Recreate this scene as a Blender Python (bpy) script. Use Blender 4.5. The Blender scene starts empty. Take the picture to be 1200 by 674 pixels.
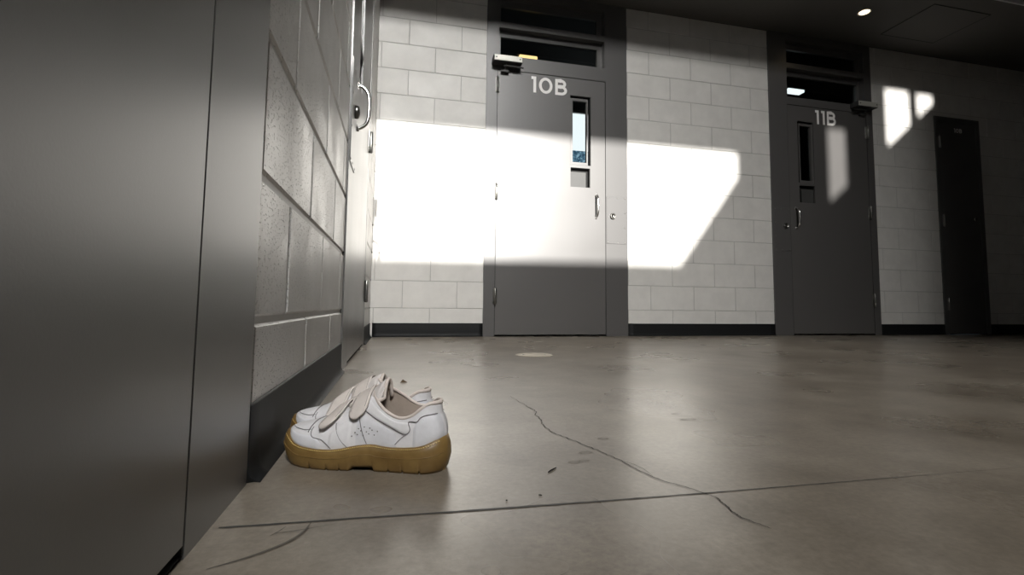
import bpy, bmesh, math, random
from mathutils import Vector, Matrix
import numpy as np

random.seed(7)
SC = bpy.context.scene
COL = SC.collection
PI = math.pi

# ------------------------------------------------------------------ helpers
def link(o):
    COL.objects.link(o); return o

def empty(name, loc=(0, 0, 0), rotz=0.0):
    o = bpy.data.objects.new(name, None)
    o.empty_display_size = .05
    o.location = loc; o.rotation_euler = (0, 0, rotz)
    return link(o)

def tag(o, label=None, cat=None, group=None, kind=None):
    if label: o['label'] = label
    if cat: o['category'] = cat
    if group: o['group'] = group
    if kind: o['kind'] = kind
    return o

class MB:
    """collects geometry for ONE mesh object"""
    def __init__(s): s.v = []; s.f = []; s.sm = []; s.mi = []
    def add(s, verts, faces, smooth=False, mi=0):
        n = len(s.v)
        s.v += [tuple(p) for p in verts]
        for f in faces:
            s.f.append(tuple(i + n for i in f)); s.sm.append(smooth); s.mi.append(mi)
    def box(s, x0, x1, y0, y1, z0, z1, mi=0):
        v = [(x, y, z) for z in (z0, z1) for y in (y0, y1) for x in (x0, x1)]
        s.add(v, [(0, 2, 3, 1), (4, 5, 7, 6), (0, 1, 5, 4), (2, 6, 7, 3), (0, 4, 6, 2), (1, 3, 7, 5)], mi=mi)
    def bbox(s, x0, x1, y0, y1, z0, z1, b=.003, seg=2, mi=0):
        bm = bmesh.new()
        bmesh.ops.create_cube(bm, size=1)
        for v in bm.verts:
            v.co = Vector(((x0 + x1) / 2 + v.co.x * (x1 - x0), (y0 + y1) / 2 + v.co.y * (y1 - y0), (z0 + z1) / 2 + v.co.z * (z1 - z0)))
        bmesh.ops.bevel(bm, geom=bm.edges[:], offset=b, segments=seg, affect='EDGES', profile=.5)
        s.frombm(bm, mi=mi); bm.free()
    def frombm(s, bm, smooth=False, mi=0):
        bm.verts.index_update()
        s.add([v.co[:] for v in bm.verts], [[v.index for v in f.verts] for f in bm.faces], smooth, mi)
    def grid(s, P, closed_u=False, closed_v=False, smooth=True, mi=0):
        """P[i][j] points"""
        n, m = len(P), len(P[0])
        v = [p for row in P for p in row]; f = []
        for i in range(n if closed_u else n - 1):
            for j in range(m if closed_v else m - 1):
                i2, j2 = (i + 1) % n, (j + 1) % m
                f.append((i * m + j, i2 * m + j, i2 * m + j2, i * m + j2))
        s.add(v, f, smooth, mi)
    def tube(s, path, r, seg=10, closed=False, cap=True, mi=0):
        pts = [Vector(p) for p in path]; n = len(pts)
        rr = r if isinstance(r, (list, tuple)) else [r] * n
        rings = []; up = None
        for i, p in enumerate(pts):
            a = pts[(i - 1) % n] if (closed or i > 0) else p
            b = pts[(i + 1) % n] if (closed or i < n - 1) else p
            t = (b - a).normalized()
            if up is None:
                up = t.orthogonal().normalized()
            else:
                up = (up - t * up.dot(t))
                up = up.normalized() if up.length > 1e-6 else t.orthogonal().normalized()
            w = t.cross(up)
            rings.append([p + (up * math.cos(2 * PI * k / seg) + w * math.sin(2 * PI * k / seg)) * rr[i] for k in range(seg)])
        s.grid(rings, closed_u=closed, closed_v=True, mi=mi)
        if cap and not closed:
            s.add(rings[0], [tuple(range(seg))[::-1]], False, mi); s.add(rings[-1], [tuple(range(seg))], False, mi)
    def lathe(s, prof, c, axis='z', seg=24, mi=0):
        """prof: (radius, height) list around the axis through c"""
        rings = []
        for r, h in prof:
            ring = []
            for k in range(seg):
                a = 2 * PI * k / seg; x, y = r * math.cos(a), r * math.sin(a)
                p = {'z': (x, y, h), 'y': (x, h, y), 'x': (h, x, y)}[axis]
                ring.append((c[0] + p[0], c[1] + p[1], c[2] + p[2]))
            rings.append(ring)
        s.grid(rings, closed_v=True, mi=mi)
        if prof[-1][0] > 1e-6: s.add(rings[-1], [tuple(range(seg))], False, mi)
        if prof[0][0] > 1e-6: s.add(rings[0], [tuple(range(seg))[::-1]], False, mi)
    def plate(s, x0, x1, z0, z1, y0, y1, holes=(), mi=0):
        """slab between y0 (front) and y1 (back) with rectangular holes (x0,x1,z0,z1)"""
        xs = sorted({x0, x1, *[h[0] for h in holes], *[h[1] for h in holes]}); xs = [x for x in xs if x0 <= x <= x1]
        zs = sorted({z0, z1, *[h[2] for h in holes], *[h[3] for h in holes]}); zs = [z for z in zs if z0 <= z <= z1]
        def solid(i, j):
            if i < 0 or j < 0 or i >= len(xs) - 1 or j >= len(zs) - 1: return False
            cx, cz = (xs[i] + xs[i + 1]) / 2, (zs[j] + zs[j + 1]) / 2
            return not any(h[0] < cx < h[1] and h[2] < cz < h[3] for h in holes)
        for i in range(len(xs) - 1):
            for j in range(len(zs) - 1):
                if not solid(i, j): continue
                a, b, c, d = xs[i], xs[i + 1], zs[j], zs[j + 1]
                s.add([(a, y0, c), (b, y0, c), (b, y0, d), (a, y0, d)], [(0, 1, 2, 3)], mi=mi)
                s.add([(a, y1, c), (b, y1, c), (b, y1, d), (a, y1, d)], [(3, 2, 1, 0)], mi=mi)
                if not solid(i - 1, j): s.add([(a, y0, c), (a, y0, d), (a, y1, d), (a, y1, c)], [(0, 1, 2, 3)], mi=mi)
                if not solid(i + 1, j): s.add([(b, y0, c), (b, y0, d), (b, y1, d), (b, y1, c)], [(3, 2, 1, 0)], mi=mi)
                if not solid(i, j - 1): s.add([(a, y0, c), (b, y0, c), (b, y1, c), (a, y1, c)], [(3, 2, 1, 0)], mi=mi)
                if not solid(i, j + 1): s.add([(a, y0, d), (b, y0, d), (b, y1, d), (a, y1, d)], [(0, 1, 2, 3)], mi=mi)
    def map(s, fn): s.v = [tuple(fn(Vector(p))) for p in s.v]; return s
    def build(s, name, mats, parent=None, weld=True, fixn=True):
        me = bpy.data.meshes.new(name)
        me.from_pydata(s.v, [], s.f)
        for p, k, mi in zip(me.polygons, s.sm, s.mi): p.use_smooth = k; p.material_index = mi
        if weld or fixn:
            bm = bmesh.new(); bm.from_mesh(me)
            if weld: bmesh.ops.remove_doubles(bm, verts=bm.verts, dist=1e-5)
            if fixn: bmesh.ops.recalc_face_normals(bm, faces=bm.faces)
            bm.to_mesh(me); bm.free()
        for m in (mats if isinstance(mats, (list, tuple)) else [mats]): me.materials.append(m)
        o = bpy.data.objects.new(name, me); link(o)
        if parent: o.parent = parent
        return o

def spl(xs, ys):
    xs = list(xs); ys = list(ys); n = len(xs)
    m = [0] * n
    for i in range(n):
        if i == 0: m[i] = (ys[1] - ys[0]) / (xs[1] - xs[0])
        elif i == n - 1: m[i] = (ys[-1] - ys[-2]) / (xs[-1] - xs[-2])
        else: m[i] = (ys[i + 1] - ys[i - 1]) / (xs[i + 1] - xs[i - 1])
    def f(x):
        x = min(max(x, xs[0]), xs[-1])
        i = 0
        while i < n - 2 and x > xs[i + 1]: i += 1
        h = xs[i + 1] - xs[i]; t = (x - xs[i]) / h
        return ((2 * t**3 - 3 * t**2 + 1) * ys[i] + (t**3 - 2 * t**2 + t) * h * m[i]
                + (-2 * t**3 + 3 * t**2) * ys[i + 1] + (t**3 - t**2) * h * m[i + 1])
    return f

# ------------------------------------------------------------------ materials
def mat(name, col, rough=.5, metal=0.0, spec=.5, emit=None, es=0, coat=0):
    m = bpy.data.materials.new(name); m.use_nodes = True
    b = m.node_tree.nodes['Principled BSDF']
    b.inputs['Base Color'].default_value = (*col, 1); b.inputs['Roughness'].default_value = rough
    b.inputs['Metallic'].default_value = metal; b.inputs['Specular IOR Level'].default_value = spec
    b.inputs['Coat Weight'].default_value = coat; b.inputs['Coat Roughness'].default_value = .34
    if emit: b.inputs['Emission Color'].default_value = (*emit, 1); b.inputs['Emission Strength'].default_value = es
    return m
def NT(m): return m.node_tree, m.node_tree.nodes['Principled BSDF']
def noise(nt, scale, detail=4, rough=.55, vec=None, dist=0):
    n = nt.nodes.new('ShaderNodeTexNoise'); n.inputs['Scale'].default_value = scale
    n.inputs['Detail'].default_value = detail; n.inputs['Roughness'].default_value = rough; n.inputs['Distortion'].default_value = dist
    if vec is None:
        tc = nt.nodes.new('ShaderNodeTexCoord'); vec = tc.outputs['Object']
    nt.links.new(vec, n.inputs['Vector']); return n
def ramp(nt, src, stops):
    r = nt.nodes.new('ShaderNodeValToRGB')
    e = r.color_ramp.elements
    e[0].position, e[0].color = stops[0][0], (*stops[0][1], 1)
    e[1].position, e[1].color = stops[-1][0], (*stops[-1][1], 1)
    for p, c in stops[1:-1]:
        x = e.new(p); x.color = (*c, 1)
    nt.links.new(src, r.inputs['Fac']); return r
def g(v): return (v, v, v)
def bump(nt, b, src, strength, dist, prev=None):
    n = nt.nodes.new('ShaderNodeBump'); n.inputs['Strength'].default_value = strength; n.inputs['Distance'].default_value = dist
    nt.links.new(src, n.inputs['Height'])
    if prev: nt.links.new(prev.outputs['Normal'], n.inputs['Normal'])
    nt.links.new(n.outputs['Normal'], b.inputs['Normal']); return n

# painted concrete block, with pinholes
def block_mat(name, col, rough, pit):
    m = mat(name, col, rough); nt, b = NT(m)
    n1 = noise(nt, 9, 5); r1 = ramp(nt, n1.outputs['Fac'], [(.3, tuple(c * .93 for c in col)), (.7, tuple(min(1, c * 1.04) for c in col))])
    nt.links.new(r1.outputs['Color'], b.inputs['Base Color'])
    n2 = noise(nt, 260, 3, .6)
    b1 = bump(nt, b, n2.outputs['Fac'], .35, .0012)
    tc = nt.nodes.new('ShaderNodeTexCoord'); mp = nt.nodes.new('ShaderNodeMapping')
    nt.links.new(tc.outputs['Object'], mp.inputs['Vector']); mp.inputs['Scale'].default_value = (1, .42, 1)
    n3 = noise(nt, 240, 2, .5, mp.outputs['Vector'])
    r3 = ramp(nt, n3.outputs['Fac'], [(.31, g(0)), (.40, g(1))])
    b2 = bump(nt, b, r3.outputs['Color'], pit, .004, b1)
    n4 = noise(nt, 7, 3, .5); r4 = ramp(nt, n4.outputs['Fac'], [(.35, g(rough - .06)), (.65, g(rough + .08))])
    nt.links.new(r4.outputs['Color'], b.inputs['Roughness'])
    return m
M = {}
M['block'] = block_mat('cream block paint', (.69, .675, .645), .42, .35)
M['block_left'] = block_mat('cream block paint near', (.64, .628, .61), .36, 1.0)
M['mortar'] = mat('painted mortar joint', (.47, .46, .44), .6)
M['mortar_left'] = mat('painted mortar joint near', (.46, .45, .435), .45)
M['door'] = mat('grey steel door paint', (.094, .090, .087), .38, 0, .9, coat=.4); nt, b = NT(M['door'])
n = noise(nt, 380, 2); bump(nt, b, n.outputs['Fac'], .12, .0006)
n = noise(nt, 3.0, 4); r = ramp(nt, n.outputs['Fac'], [(.3, g(.35)), (.7, g(.41))]); nt.links.new(r.outputs['Color'], b.inputs['Roughness'])
M['frame'] = mat('grey steel frame paint', (.088, .085, .083), .38, 0, .8, coat=.35); nt, b = NT(M['frame'])
n = noise(nt, 300, 2); bump(nt, b, n.outputs['Fac'], .12, .0006)
M['gap'] = mat('black gap shade', (.006, .006, .006), .8)  # black for gap lines and for shade painted into recesses
M['chrome'] = mat('brushed steel', (.62, .61, .59), .24, 1.0)
M['hinge'] = mat('dull steel hinge', (.24, .235, .22), .35, 1.0)
M['white'] = mat('white vinyl number', (.93, .92, .90), .5)
M['closer'] = mat('silver closer cover', (.58, .57, .52), .4, .35)
M['closer_d'] = mat('dark closer body', (.03, .03, .03), .5)
M['base'] = mat('black vinyl base', (.009, .0095, .010), .55, 0, .2); nt, b = NT(M['base'])
n = noise(nt, 40, 3); bump(nt, b, n.outputs['Fac'], .08, .002)
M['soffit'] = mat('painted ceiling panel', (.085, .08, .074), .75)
M['room'] = mat('far room paint', (.13, .125, .118), .8)
M['cell'] = mat('cell paint', (.05, .05, .05), .8)
M['louver'] = mat('perforated steel plate', (.12, .12, .12), .5, .1); nt, b = NT(M['louver'])
tc = nt.nodes.new('ShaderNodeTexCoord'); v = nt.nodes.new('ShaderNodeTexVoronoi'); v.inputs['Scale'].default_value = 130; v.inputs['Randomness'].default_value = 0
nt.links.new(tc.outputs['Object'], v.inputs['Vector'])
r = ramp(nt, v.outputs['Distance'], [(.25, (.012, .012, .012)), (.4, (.075, .075, .073))]); nt.links.new(r.outputs['Color'], b.inputs['Base Color'])
def glass_mat():
    m = bpy.data.materials.new('security glass'); m.use_nodes = True; nt = m.node_tree; nt.nodes.clear()
    o = nt.nodes.new('ShaderNodeOutputMaterial'); mx = nt.nodes.new('ShaderNodeMixShader')
    t = nt.nodes.new('ShaderNodeBsdfTransparent'); t.inputs['Color'].default_value = (.8, .84, .84, 1)
    gl = nt.nodes.new('ShaderNodeBsdfGlossy'); gl.inputs['Roughness'].default_value = .02
    fr = nt.nodes.new('ShaderNodeFresnel'); fr.inputs['IOR'].default_value = 1.45
    ge = nt.nodes.new('ShaderNodeNewGeometry'); inv = nt.nodes.new('ShaderNodeMath'); inv.operation = 'SUBTRACT'; inv.inputs[0].default_value = 1
    ml = nt.nodes.new('ShaderNodeMath'); ml.operation = 'MULTIPLY'
    nt.links.new(ge.outputs['Backfacing'], inv.inputs[1]); nt.links.new(inv.outputs[0], ml.inputs[0]); nt.links.new(fr.outputs['Fac'], ml.inputs[1])
    nt.links.new(ml.outputs[0], mx.inputs['Fac']); nt.links.new(t.outputs[0], mx.inputs[1]); nt.links.new(gl.outputs[0], mx.inputs[2])
    nt.links.new(mx.outputs[0], o.inputs['Surface']); return m
M['glass'] = glass_mat()

# polished concrete
M['floor'] = mat('polished concrete', (.2, .19, .17), .3, 0, .5); nt, b = NT(M['floor'])
n1 = noise(nt, 2.2, 6, .6, dist=.25); n2 = noise(nt, 11, 8, .68); n3 = noise(nt, 110, 4, .7)
r1 = ramp(nt, n1.outputs['Fac'], [(.12, (.10, .080, .058)), (.5, (.212, .182, .146)), (.88, (.32, .285, .235))])
r2 = ramp(nt, n2.outputs['Fac'], [(.08, g(.55)), (.5, g(.97)), (.92, g(1.3))])
mx = nt.nodes.new('ShaderNodeMix'); mx.data_type = 'RGBA'; mx.blend_type = 'MULTIPLY'; mx.inputs[0].default_value = 1
nt.links.new(r1.outputs['Color'], mx.inputs[6]); nt.links.new(r2.outputs['Color'], mx.inputs[7])
r3 = ramp(nt, n3.outputs['Fac'], [(.1, g(.6)), (.9, g(1.35))])
mx2 = nt.nodes.new('ShaderNodeMix'); mx2.data_type = 'RGBA'; mx2.blend_type = 'MULTIPLY'; mx2.inputs[0].default_value = 1
nt.links.new(mx.outputs[2], mx2.inputs[6]); nt.links.new(r3.outputs['Color'], mx2.inputs[7])
nt.links.new(mx2.outputs[2], b.inputs['Base Color'])
n4 = noise(nt, 3, 2, .5); r4 = ramp(nt, n4.outputs['Fac'], [(.1, g(.23)), (.9, g(.35))]); nt.links.new(r4.outputs['Color'], b.inputs['Roughness'])
M['crack'] = mat('dirt in crack', (.03, .026, .022), .9)
M['joint'] = mat('joint sealant', (.055, .053, .05), .6)
M['scuff'] = mat('dark scuff', (.10, .088, .072), .5)
M['plate'] = mat('pale cover plate', (.46, .41, .33), .5)
M['debris'] = mat('dark dry twig', (.018, .014, .010), .8)
M['lampwarm'] = mat('warm lamp', (1, .9, .7), .5, emit=(1, .80, .50), es=4.0)
M['glowwhite'] = mat('white lamp', (1, 1, 1), .5, emit=(.95, .98, 1), es=1.6)  # emission of the glowing strip behind the right transom
M['glowamber'] = mat('amber glow', (1, .8, .5), .5, emit=(1, .66, .28), es=2.0)
M['trim'] = mat('white lamp trim', (.5, .48, .45), .4)

# shoe materials
def leather(name, col, rough=.5):
    m = mat(name, col, rough); nt, b = NT(m)
    n = noise(nt, 60, 5); r = ramp(nt, n.outputs['Fac'], [(.3, tuple(c * .90 for c in col)), (.6, col)]); nt.links.new(r.outputs['Color'], b.inputs['Base Color'])
    n = noise(nt, 700, 3); b1 = bump(nt, b, n.outputs['Fac'], .18, .0006)
    n = noise(nt, 90, 3); bump(nt, b, n.outputs['Fac'], .25, .0015, b1)
    return m
M['leather'] = leather('white leather', (.78, .77, .79))
M['leather2'] = leather('white panel leather', (.72, .72, .755))
M['strap'] = leather('off white strap', (.70, .64, .60), .6)
M['tongue'] = leather('padded tongue', (.68, .64, .62), .65)
M['lining'] = leather('beige lining', (.48, .40, .34), .85)
M['collar'] = leather('collar binding', (.70, .62, .57), .7)
M['insole'] = leather('grey insole', (.33, .29, .25), .9)
M['gum'] = mat('gum rubber', (.20, .122, .036), .42); nt, b = NT(M['gum'])
n = noise(nt, 30, 4); r = ramp(nt, n.outputs['Fac'], [(.3, (.135, .077, .022)), (.65, (.215, .135, .044))]); nt.links.new(r.outputs['Color'], b.inputs['Base Color'])
M['thread'] = mat('yellow thread', (.70, .52, .20), .7)
M['stitch_shade'] = mat('stitching and edge shade', (.36, .33, .31), .8)
M['seam'] = mat('dark seam', (.16, .15, .155), .8)

# ------------------------------------------------------------------ constants
D = 3.8388            # back wall plane
CH = 2.815            # soffit height
B = .2032             # block module
GZ = .009             # first course offset
FY = -5.1             # opposite wall
RX = 9.2              # right end of the room
TOP = 7.2             # dayroom ceiling
SOF = 2.965           # edge of the soffit

# ------------------------------------------------------------------ block walls
def block_wall(name, segs, xoff, tr, mtl, joint=.0095, depth=.004, cham=.003, zmax=CH + .01):
    """segs: (x0,x1,z0,z1) rectangles of wall; tr maps (x, depth_into_wall, z) -> world"""
    mb = MB()
    for (x0, x1, z0, z1) in segs:
        mb.add([tr(x0, depth, z0), tr(x1, depth, z0), tr(x1, depth, z1), tr(x0, depth, z1)], [(0, 1, 2, 3)], mi=1)
        c = int(math.floor((z0 - GZ) / B)) - 1
        while GZ + c * B < z1:
            a, bz = GZ + c * B + joint / 2, GZ + (c + 1) * B - joint / 2
            off = xoff + (0 if c % 2 else B)
            k = int(math.floor((x0 - off) / (2 * B))) - 1
            while off + k * 2 * B < x1:
                l, r_ = off + k * 2 * B + joint / 2, off + (k + 1) * 2 * B - joint / 2
                L, R_, A, Z = max(l, x0), min(r_, x1), max(a, z0), min(bz, z1)
                if R_ - L > .004 and Z - A > .004:
                    cl = cham if L == l else 0; cr = cham if R_ == r_ else 0
                    ca = cham if A == a else 0; cz = cham if Z == bz else 0
                    j = random.uniform(-.0004, .0004)
                    P = [tr(L + cl, j, A + ca), tr(R_ - cr, j, A + ca), tr(R_ - cr, j, Z - cz), tr(L + cl, j, Z - cz),
                         tr(L, depth, A), tr(R_, depth, A), tr(R_, depth, Z), tr(L, depth, Z)]
                    mb.add(P, [(0, 1, 2, 3), (0, 4, 5, 1), (1, 5, 6, 2), (2, 6, 7, 3), (3, 7, 4, 0)])
                k += 1
            c += 1
    o = mb.build(name, mtl, weld=False, fixn=False)
    return tag(o, kind='structure')

D1 = (.835, 2.045)    # door 10B outer frame
D2 = (3.464, 4.632)   # door 11B
D3 = (5.41, 6.00)     # narrow door
D3H = 2.197
back = block_wall('wall_back', [(0, D1[0], 0, CH), (D1[1], D2[0], 0, CH), (D2[1], D3[0], 0, CH), (D3[0], D3[1], D3H, CH), (D3[1], RX, 0, CH)],
                  .226, lambda x, d, z: (x, D + d, z), [M['block'], M['mortar']], joint=.0048, depth=.003, cham=.0018)
tag(back, 'cream painted concrete block wall with numbered grey cell doors', kind='structure')
LD = (1.868, 3.083)   # left wall far door (y)
ND = (-.477, .738)    # left wall near door (y)
left = block_wall('wall_left', [(FY, ND[0], 0, CH + 2), (ND[1], LD[0], 0, CH), (LD[1], D, 0, CH), (ND[0], D, CH, CH + 2)],
                  .951, lambda y, d, z: (-d, y, z), [M['block_left'], M['mortar_left']], joint=.0105, depth=.005, cham=.004)
tag(left, 'cream block side wall beside the white shoes', kind='structure')

# ------------------------------------------------------------------ other shell
mb = MB(); mb.box(-.15, RX + .15, FY - .15, D + 3.0, -.12, 0)
floor = tag(mb.build('floor', M['floor']), 'polished grey brown concrete floor', kind='structure')
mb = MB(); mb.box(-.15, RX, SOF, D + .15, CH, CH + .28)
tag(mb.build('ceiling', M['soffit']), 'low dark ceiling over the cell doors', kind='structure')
mb = MB(); mb.box(-.05, RX, SOF - .012, SOF - .0005, CH - .004, CH + .28)
tag(mb.build('trim_3', mat('pale edge trim', (.62, .62, .62), .5)), 'pale trim along the edge of the low ceiling', kind='structure')
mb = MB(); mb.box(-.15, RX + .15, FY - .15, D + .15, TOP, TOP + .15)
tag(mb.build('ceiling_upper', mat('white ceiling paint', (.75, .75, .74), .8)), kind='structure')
mb = MB(); mb.box(-.15, RX + .15, D + .005, D + .15, CH + .28, TOP)
tag(mb.build('wall_upper_back', M['room']), kind='structure')
mb = MB(); mb.box(RX, RX + .15, FY - .15, D + .15, 0, TOP)
tag(mb.build('wall_right', M['room']), kind='structure')
mb = MB(); mb.box(-.15, -.06, FY - .15, D + .15, CH + 1.9, TOP); mb.box(-.15, -.1, FY - .15, ND[0], 0, TOP)
tag(mb.build('wall_upper_left', M['room']), kind='structure')
# added partition, out of frame, blocks daylight from the right of the wall
PX = 3.25; PEND = .0
mb = MB(); mb.box(PX, PX + .2, FY, PEND, 0, TOP)
tag(mb.build('wall_light_block', M['room']), kind='structure')

# unseen opposite wall; openings shaped to throw the sun patches, daylight lamp stands inside
SUN_EL = math.radians(15.0)
DZ = (D - FY) * math.tan(SUN_EL)
def poly_wall(name, outer, holes, y, mtl):
    bm = bmesh.new(); edges = []
    for loop in [outer] + holes:
        vs = [bm.verts.new((x, y, z)) for x, z in loop]
        for i in range(len(vs)): edges.append(bm.edges.new((vs[i], vs[(i + 1) % len(vs)])))
    bmesh.ops.triangle_fill(bm, edges=edges, use_beauty=True, use_dissolve=False)
    bmesh.ops.dissolve_limit(bm, angle_limit=.01, verts=bm.verts, edges=bm.edges)
    me = bpy.data.meshes.new(name); bm.to_mesh(me); bm.free(); me.materials.append(mtl)
    o = bpy.data.objects.new(name, me); link(o); return o
up = lambda pts: [(x, z + DZ) for x, z in pts]
dg = lambda x: 1.237 + (x - 4.10) * .838
WIN = (.05, .95, 4.25, 6.6)
holes = [up([(.002, .585), (2.53, .60), (3.115, 1.405), (3.115, 1.618), (.002, 1.605)]),
         up([(4.105, dg(4.105)), (4.30, dg(4.30)), (4.30, 1.94), (4.105, 1.94)]),
         up([(4.82, dg(4.82)), (5.10, dg(5.10)), (5.10, 2.405), (4.82, 2.405)]),
         up([(5.215, dg(5.215)), (5.405, dg(5.405)), (5.405, 2.395), (5.215, 2.395)]),
         ]
tag(poly_wall('wall_front', [(-.15, -.1), (RX + .15, -.1), (RX + .15, TOP + .1), (-.15, TOP + .1)], holes, FY, M['room']), kind='structure')

# cells behind the doors
def cell(name, x0, x1, deep=2.6, h=3.3):
    mb = MB(); y0, y1 = D + .10, D + deep
    v = [(x0, y0, 0), (x1, y0, 0), (x1, y1, 0), (x0, y1, 0), (x0, y0, h), (x1, y0, h), (x1, y1, h), (x0, y1, h)]
    mb.add(v, [(0, 1, 2, 3), (4, 7, 6, 5), (3, 2, 6, 7), (0, 3, 7, 4), (1, 5, 6, 2)])
    # front returns above the soffit and beside the opening
    return tag(mb.build(name, M['cell'], fixn=False), kind='structure')
cell('wall_cell', -.6, 3.3)
cell('wall_cell.001', 3.32, 5.35)

# ------------------------------------------------------------------ doors
def strokes(mb, paths, w, y, th, closed=()):
    """flat letters: constant-width ribbons along 2D paths in x,z, at plane y, thickness th"""
    for k, (p, cl) in enumerate(paths):
        n = len(p); Lp = []; Rp = []
        for i in range(n):
            a = p[(i - 1) % n] if (cl or i > 0) else p[i]; b_ = p[(i + 1) % n] if (cl or i < n - 1) else p[i]
            dx, dz = b_[0] - a[0], b_[1] - a[1]; l = math.hypot(dx, dz) or 1
            nx, nz = -dz / l, dx / l
            if not cl and 0 < i < n - 1:
                d1 = Vector((p[i][0] - a[0], p[i][1] - a[1])).normalized(); d2 = Vector((b_[0] - p[i][0], b_[1] - p[i][1])).normalized()
                c = max(.5, math.sqrt(max(0, (1 + d1.dot(d2)) / 2)))
            else: c = 1
            Lp.append((p[i][0] + nx * w / 2 / c, p[i][1] + nz * w / 2 / c)); Rp.append((p[i][0] - nx * w / 2 / c, p[i][1] - nz * w / 2 / c))
        for i in range(n if cl else n - 1):
            j = (i + 1) % n
            q = [Lp[i], Rp[i], Rp[j], Lp[j]]; e = k * .00006
            mb.add([(x, y - e, z) for x, z in q] + [(x, y + th, z) for x, z in q],
                   [(0, 1, 2, 3), (7, 6, 5, 4), (0, 4, 5, 1), (1, 5, 6, 2), (2, 6, 7, 3), (3, 7, 4, 0)])
def arc(cx, cz, rx, rz, a0, a1, n=14):
    return [(cx + rx * math.cos(math.radians(a0 + (a1 - a0) * i / n)), cz + rz * math.sin(math.radians(a0 + (a1 - a0) * i / n))) for i in range(n + 1)]
def glyph(ch, x, z, h, w):
    """stroke paths, lower-left x,z, cap height h, stroke w -> (paths, advance)"""
    s = w / 2
    if ch == '1':
        t = h * .235
        return [([(x + t, z), (x + t, z + h)], False), ([(x + t + s, z + h - s), (x + .02 * h, z + h - s)], False)], h * .50
    if ch == '0':
        r = h * .43
        return [(arc(x + r, z + h / 2, r - s, h / 2 - s + .004 * h, 0, 360, 36)[:-1], True)], 2 * r + .17 * h
    if ch == 'B':
        W = h * .68; m = z + h * .53
        up_ = [(x, z + h - s), (x + W * .55, z + h - s)] + arc(x + W * .55, (z + h - s + m) / 2, W * .36, (z + h - s - m) / 2, 90, -90, 12) + [(x, m)]
        lo = [(x, m), (x + W * .58, m)] + arc(x + W * .58, (z + s + m) / 2, W * .42, (m - z - s) / 2, 90, -90, 12) + [(x, z + s)]
        return [([(x + s, z), (x + s, z + h)], False), (up_, False), (lo, False)], W + .1 * h
def text(s, x, z, h, w):
    P = []
    for ch in s:
        p, adv = glyph(ch, x, z, h, w); P += p; x += adv
    return P, x

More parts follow.
